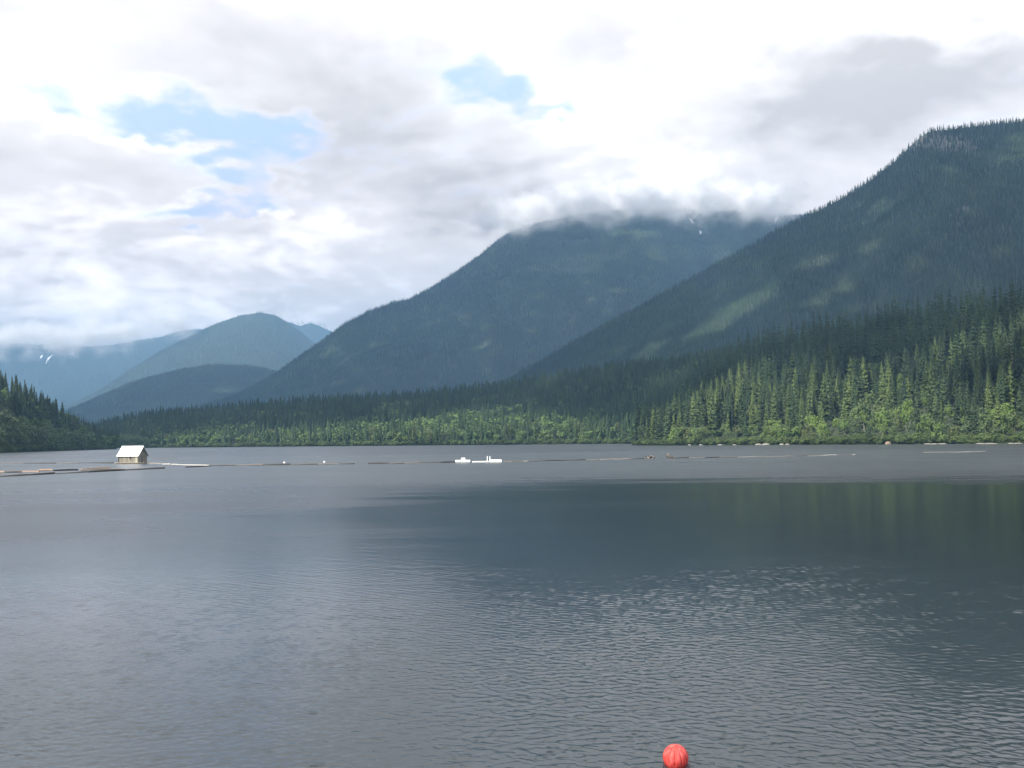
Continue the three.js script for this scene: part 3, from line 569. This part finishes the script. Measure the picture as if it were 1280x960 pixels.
// ---------------------------------------------------------------- the floating hut
const boardMat = std(0.30, 0.28, 0.235, 0.9), boardDark = std(0.13, 0.127, 0.12, 0.9), roofMat = std(0.80, 0.80, 0.80, 0.45), trimMat = std(0.34, 0.33, 0.27, 0.8), darkMat = std(0.03, 0.03, 0.035, 0.6), deckMat = std(0.26, 0.22, 0.17, 0.95);
{
  const hut = new THREE.Group(); hut.position.copy(onWater(162.5, 579.4)); hut.rotation.y = -0.28;
  const L = 7.0, W = 4.6, E = 2.35, F = 0.35, RH = 4.95;
  hut.position.add(new THREE.Vector3(0, 0, -2.2));
  part(hut, 'deck', new THREE.BoxGeometry(L + 1.6, 0.22, W + 1.6).translate(0, F - 0.11, 0), deckMat);
  for (const z of [-2.3, -0.8, 0.8, 2.3]) part(hut, 'float_log', new THREE.CylinderGeometry(0.28, 0.33, L + 2.2, 10).rotateZ(Math.PI / 2).translate(0, 0.0, z), deckMat);
  const plank = new THREE.BoxGeometry(1, 1, 1);
  const wallSide = (name, len, x, z, ry, mats, seed) => { // upright boards with small gaps in front of a dark backing
    const R = rng(seed), g = new THREE.Group(); g.name = name; g.position.set(x, F, z); g.rotation.y = ry; hut.add(g);
    const n = Math.round(len / 0.35), w = len / n, gable = name.startsWith('gable');
    for (let i = 0; i < n; i++) {
      const c = -len / 2 + (i + 0.5) * w, top_ = gable ? E + (RH - E - 0.25) * (1 - Math.abs(c) / (len / 2)) : E;
      const b = part(g, 'board', plank, mats[Math.floor(R() * mats.length)]); b.position.set(c, top_ / 2, 0.012 * (R() - 0.5)); b.scale.set(w - 0.012, top_, 0.08);
    }
    return g;
  };
  const tones = [std(0.20, 0.19, 0.16), std(0.16, 0.152, 0.13), std(0.225, 0.21, 0.175), std(0.18, 0.165, 0.13)];
  const front = wallSide('side_wall', L, 0, W / 2, 0, tones, 3), back = wallSide('side_wall', L, 0, -W / 2, Math.PI, tones, 4);
  const gab = wallSide('gable_wall', W, L / 2, 0, Math.PI / 2, tones, 5), gab2 = wallSide('gable_wall', W, -L / 2, 0, -Math.PI / 2, tones, 6);
  const win = part(front, 'window', new THREE.BoxGeometry(0.62, 1.15, 0.07).translate(0.85, 1.45, 0.06), darkMat); part(win, 'window_frame', mergeGeometries([new THREE.BoxGeometry(0.78, 0.08, 0.05).translate(0.85, 2.07, 0.09), new THREE.BoxGeometry(0.78, 0.08, 0.05).translate(0.85, 0.83, 0.09)]), trimMat);
  part(front, 'corner_board', new THREE.BoxGeometry(0.75, E, 0.07).translate(L / 2 - 0.42, E / 2, 0.085), trimMat);
  part(front, 'corner_board', new THREE.BoxGeometry(0.25, E, 0.07).translate(-L / 2 + 0.12, E / 2, 0.085), darkMat);
  const door = part(gab, 'door', new THREE.BoxGeometry(1.0, 1.95, 0.07).translate(-0.35, 1.0, 0.075), std(0.11, 0.105, 0.10)); part(door, 'handle', new THREE.BoxGeometry(0.06, 0.16, 0.05).translate(0.02, 1.0, 0.135), trimMat);
  part(gab, 'gable_vent', new THREE.BoxGeometry(0.5, 0.5, 0.06).translate(0, 3.3, 0.075), darkMat);
  const rise = RH - E, run = W / 2 + 0.45, ang = Math.atan2(rise, W / 2), sl = run / Math.cos(ang);
  for (const s of [1, -1]) {
    const r = new THREE.Group(); r.name = 'roof'; r.position.set(0, F + RH, 0); r.rotation.x = s * ang; hut.add(r);
    const n = 9, w = (L + 0.9) / n;
    for (let i = 0; i < n; i++) { const b = part(r, 'roof_sheet', plank, roofMat); b.position.set(-(L + 0.9) / 2 + (i + 0.5) * w, 0.03 + (i % 2) * 0.004, s * sl / 2); b.scale.set(w + 0.02, 0.04, sl); }
    for (const e of [-1, 1]) { const b = part(r, 'barge_board', plank, boardDark); b.position.set(e * ((L + 0.9) / 2 - 0.02), -0.09, s * sl / 2); b.scale.set(0.06, 0.18, sl); }
  }
  part(hut, 'ridge_cap', new THREE.CylinderGeometry(0.09, 0.09, L + 0.9, 8).rotateZ(Math.PI / 2).translate(0, F + RH + 0.05, 0), roofMat);
  hut.scale.setScalar(0.95);
  top(hut, 'floating_hut', { label: 'small weathered board hut with a white roof floating on the lake', category: 'hut' });
}

// ---------------------------------------------------------------- white floats in the boom
const whiteMat = std(0.85, 0.86, 0.86, 0.5), greyMetal = std(0.45, 0.46, 0.47, 0.5);
function hullGeo(l, w, h, cut) { const s = new THREE.Shape(); s.moveTo(-l / 2 + cut, -0.25); s.lineTo(l / 2 - cut, -0.25); s.lineTo(l / 2, h * 0.6); s.lineTo(l / 2 - 0.05, h); s.lineTo(-l / 2 + 0.05, h); s.lineTo(-l / 2, h * 0.6); s.closePath(); return new THREE.ExtrudeGeometry(s, { depth: w - 0.1, bevelEnabled: true, bevelSize: 0.05, bevelThickness: 0.05, bevelSegments: 2 }).translate(0, 0, -w / 2 + 0.05); }
{
  const a = new THREE.Group(); a.position.copy(onWater(578.6, 578.2));
  part(a, 'hull', hullGeo(3.8, 1.7, 0.62, 0.25), whiteMat);
  const cab = part(a, 'cabin', new RoundedBoxGeometry(1.0, 0.62, 0.9, 2, 0.05).translate(0.1, 0.93, 0), whiteMat); part(cab, 'hatch', new THREE.BoxGeometry(0.3, 0.35, 0.03).translate(0.1, 0.92, 0.46), greyMetal);
  part(a, 'dark_waterline_band', new THREE.BoxGeometry(3.86, 0.08, 1.78).translate(0, 0.1, 0), darkMat);  // thin dark box round the hull just above the water
  top(a, 'pontoon', { label: 'short white pontoon with a small box on its deck in the log boom', category: 'pontoon' });
  const b = new THREE.Group(); b.position.copy(onWater(609, 578.2));
  part(b, 'hull', hullGeo(4.2, 1.6, 0.34, 0.15).translate(-1.7, 0, 0), std(0.7, 0.71, 0.72, 0.5));
  part(b, 'deck_box', hullGeo(3.0, 1.7, 0.68, 0.12).translate(2.2, 0, 0), whiteMat);
  for (const x of [0.05, 0.72]) { const p = part(b, 'post', new THREE.CylinderGeometry(0.10, 0.13, 1.55, 10).translate(x, 0.75, 0.1), whiteMat); part(p, 'cap', new THREE.SphereGeometry(0.12, 10, 6).translate(x, 1.53, 0.1), whiteMat); }
  part(b, 'dark_waterline_strip', new THREE.BoxGeometry(7.5, 0.07, 1.8).translate(0, 0.06, 0), darkMat);  // thin dark box along both hull parts, close above the water
  top(b, 'pontoon', { label: 'long low white pontoon with two upright posts in the log boom', category: 'pontoon' });
}

// ---------------------------------------------------------------- logs of the booms
const logMats = { dark: std(0.045, 0.04, 0.035), grey: std(0.12, 0.11, 0.10), pale: std(0.25, 0.225, 0.195), red: std(0.26, 0.19, 0.15), white: std(0.40, 0.385, 0.36) };
const logGeos = [0, 1, 2].map((k) => { const R = rng(60 + k), g = new THREE.CylinderGeometry(0.82, 1, 1, 10, 6), p = g.attributes.position; for (let i = 0; i < p.count; i++) { const f = 1 + 0.10 * noise(p.getX(i) * 2 + k, p.getY(i) * 9, p.getZ(i) * 2), bow = 0.25 * Math.sin((p.getY(i) + 0.5) * 3.1 + k); p.setXYZ(i, p.getX(i) * f + bow, p.getY(i), p.getZ(i) * f); } g.rotateZ(Math.PI / 2); g.computeVertexNormals(); return g; });
function boomLog(x0, y0, x1, y1, r, tone, label, group, lift = 0.35) {
  const a = onWater(x0, y0), b = onWater(x1, y1), d = b.clone().sub(a), m = new THREE.Mesh(logGeos[Math.abs(Math.round(x0 * 3)) % 3], logMats[tone]);
  m.position.copy(a).add(b).multiplyScalar(0.5); m.position.y = r * lift; m.scale.set(d.length(), r, r); m.rotation.y = Math.atan2(-d.z, d.x);
  top(m, 'boom_log', { label, category: 'log', ...(group ? { group } : {}) });
}
function chain(x0, y0, x1, y1, stepPx, r, tones, label, group, seed, drop = 0) {
  const R = rng(seed); let x = x0;
  while (x < x1 - 2) { const n = Math.min(x1, x + stepPx * (0.7 + 0.6 * R())), ya = lerp(y0, y1, (x - x0) / (x1 - x0)) + (R() - 0.5) * 0.5, yb = lerp(y0, y1, (n - x0) / (x1 - x0)) + (R() - 0.5) * 0.5; if (R() >= drop) boomLog(x, ya, n - 0.8, yb, r * (0.8 + 0.4 * R()), tones[Math.floor(R() * tones.length)], label, group); x = n; }
}
chain(-60, 599, 206, 585.6, 44, 0.23, ['dark', 'grey', 'dark', 'grey'], 'dark wet log in the unbroken boom in front of the hut', 'dark logs of the boom before the hut', 1);
chain(-40, 591.5, 50, 590, 22, 0.24, ['red', 'grey', 'pale'], 'short weathered log lying behind the dark boom', 'loose logs behind the dark boom', 2, 0);
boomLog(48, 588.6, 66, 588.4, 0.28, 'red', 'reddish barked log lying behind the dark boom');
boomLog(67, 588.8, 97, 587.8, 0.24, 'dark', 'black sodden log lying beside the reddish log');
boomLog(102, 587.2, 137, 585.6, 0.28, 'red', 'thick rust-coloured log with a pale end floating behind the dark boom');
boomLog(100, 588.2, 150, 586.6, 0.2, 'pale', 'thin pale pole floating along the rust-coloured log');
chain(-40, 579.8, 142, 578.8, 34, 0.2, ['grey', 'pale', 'dark'], 'thin log in the broken line reaching the hut', 'thin logs reaching the hut', 3, 0);
chain(184, 579.2, 226, 581.2, 15, 0.18, ['white', 'pale'], 'thin bleached log trailing away from the hut deck', 'bleached logs trailing from the hut', 4, 0);
boomLog(226, 581.4, 262, 582.2, 0.17, 'white', 'bleached log crossing the start of the long boom');
boomLog(232, 584.4, 264, 582.8, 0.18, 'dark', 'dark log forming a fork at the start of the long boom');
boomLog(188, 573.5, 222, 573.2, 0.12, 'grey', 'thin grey pole adrift beyond the hut');
chain(263, 582.4, 444, 580.2, 30, 0.22, ['grey', 'dark', 'grey', 'pale'], 'grey log in the long boom between the fork and the open gap', 'logs of the long boom before the gap', 5, 0);
chain(460, 580.0, 569, 577.9, 27, 0.22, ['dark', 'grey', 'dark'], 'dark log in the boom leading up to the white pontoons', 'logs leading to the white pontoons', 6, 0);
chain(631, 577.7, 660, 577.0, 14, 0.2, ['grey', 'white'], 'pale log tied to the end of the white pontoons', 'pale logs tied beyond the pontoons', 7, 0);
chain(660, 577.0, 806, 573.6, 24, 0.19, ['dark', 'grey', 'pale', 'grey'], 'log in the boom between the white pontoons and the driftwood', 'logs between pontoons and driftwood', 8, 0);
chain(844, 573.0, 1010, 570.2, 22, 0.17, ['grey', 'dark', 'pale', 'dark', 'grey'], 'log in the boom beyond the driftwood heaps', 'logs beyond the driftwood heaps', 9, 0);
chain(1010, 570.2, 1070, 568.6, 20, 0.14, ['white', 'pale', 'grey', 'grey'], 'bleached log near the loose end of the long boom', 'logs at the loose end of the boom', 10, 0);
chain(1155, 566.0, 1232, 564.6, 22, 0.15, ['white', 'pale', 'pale'], 'bleached log in the short stray line near the ledges', 'bleached logs of the stray line', 11, 0);
for (const [px, py] of [[355.5, 580.6], [405.5, 579.8]]) { // small floats on the boom
  const f = new THREE.Group(); f.position.copy(onWater(px, py)); f.position.y = 0.2;
  part(f, 'float_body', new THREE.LatheGeometry([[0, 0], [0.18, 0.03], [0.26, 0.2], [0.24, 0.38], [0.1, 0.5], [0, 0.52]].map(([a, b]) => new THREE.Vector2(a, b)), 14), whiteMat);
  part(f, 'lifting_eye', new THREE.TorusGeometry(0.07, 0.02, 6, 12).translate(0, 0.57, 0), greyMetal);
  top(f, 'marker_float', { label: 'small white float sitting on the long boom before the gap', category: 'float', group: 'white floats on the boom' });
}
for (const [px, py, n, s, seed, label] of [[813, 573.8, 12, 2.3, 1, 'heap of pale driftwood logs piled on the boom'], [838, 573.2, 14, 1.8, 2, 'tangle of bleached branches sticking up from the boom']]) {
  const g = new THREE.Group(), R = rng(seed * 31); g.position.copy(onWater(px, py));
  for (let i = 0; i < n; i++) { const b = part(g, 'branch', logGeos[i % 3], [logMats.pale, logMats.grey, logMats.dark, logMats.grey][Math.floor(R() * 4)]); b.scale.set(s * (0.5 + 0.7 * R()), 0.10 + 0.08 * R(), 0.10 + 0.08 * R()); b.position.set((R() - 0.5) * s, 0.15 + 0.75 * R(), (R() - 0.5) * s * 0.6); b.rotation.set(0, R() * 3, (R() - 0.5) * (seed === 2 ? 2.4 : 0.6)); }
  top(g, 'driftwood_heap', { label, category: 'driftwood' });
}

// ---------------------------------------------------------------- the red buoy
{
  const r = 0.214, c = onLevel(845, 946, 0.165), g = new THREE.Group();
  g.position.set(c.x, 0, c.z); g.rotation.set(0.10, 0.35, 0.06);
  const s = new THREE.SphereGeometry(r, 144, 72), p = s.attributes.position;
  for (let i = 0; i < p.count; i++) {
    const v = new THREE.Vector3().fromBufferAttribute(p, i), a = Math.atan2(v.z, v.x), lat = Math.abs(v.y / r);
    const w = Math.abs(((a / (2 * Math.PI) * 12 + 12.5) % 1) - 0.5), groove = (1 - sm(0.05, 0.13, w)) * (1 - sm(0.82, 0.95, lat)) * sm(-0.45, -0.15, v.y / r);
    v.multiplyScalar(1 - 0.075 * groove); p.setXYZ(i, v.x, v.y + 0.165, v.z);
  }
  s.computeVertexNormals();
  const tone = [];
  for (let i = 0; i < p.count; i++) { // sun-bleached blotches and scuffs in the plastic
    const x = p.getX(i) * 14, y = p.getY(i) * 14, z = p.getZ(i) * 14, b = sm(-0.10, 0.32, fbm(x, y * 0.5, z, 4)), d = 0.85 + 0.3 * noise(x * 4, y * 2, z * 4);
    tone.push(lerp(0.62, 0.68, b) * d, lerp(0.050, 0.135, b) * d, lerp(0.042, 0.120, b) * d);
  }
  s.setAttribute('color', new THREE.Float32BufferAttribute(tone, 3));
  part(g, 'shell', s, new THREE.MeshStandardMaterial({ vertexColors: true, roughness: 0.58 }));
  part(g, 'waterline_collar', new THREE.TorusGeometry(r * 0.90, 0.03, 10, 48).rotateX(Math.PI / 2).translate(0, 0.015, 0), std(0.03, 0.012, 0.018, 0.6));
  const eye = part(g, 'top_boss', new THREE.CylinderGeometry(0.025, 0.04, 0.02, 20).translate(0, 0.165 + r * 0.995, 0), std(0.7, 0.09, 0.08, 0.5));
  part(eye, 'shackle', new THREE.TorusGeometry(0.012, 0.004, 6, 16).translate(0, 0.165 + r + 0.014, 0), darkMat);
  top(g, 'buoy', { label: 'round red ribbed buoy floating alone on open water', category: 'buoy' });
}

renderer.render(scene, camera);
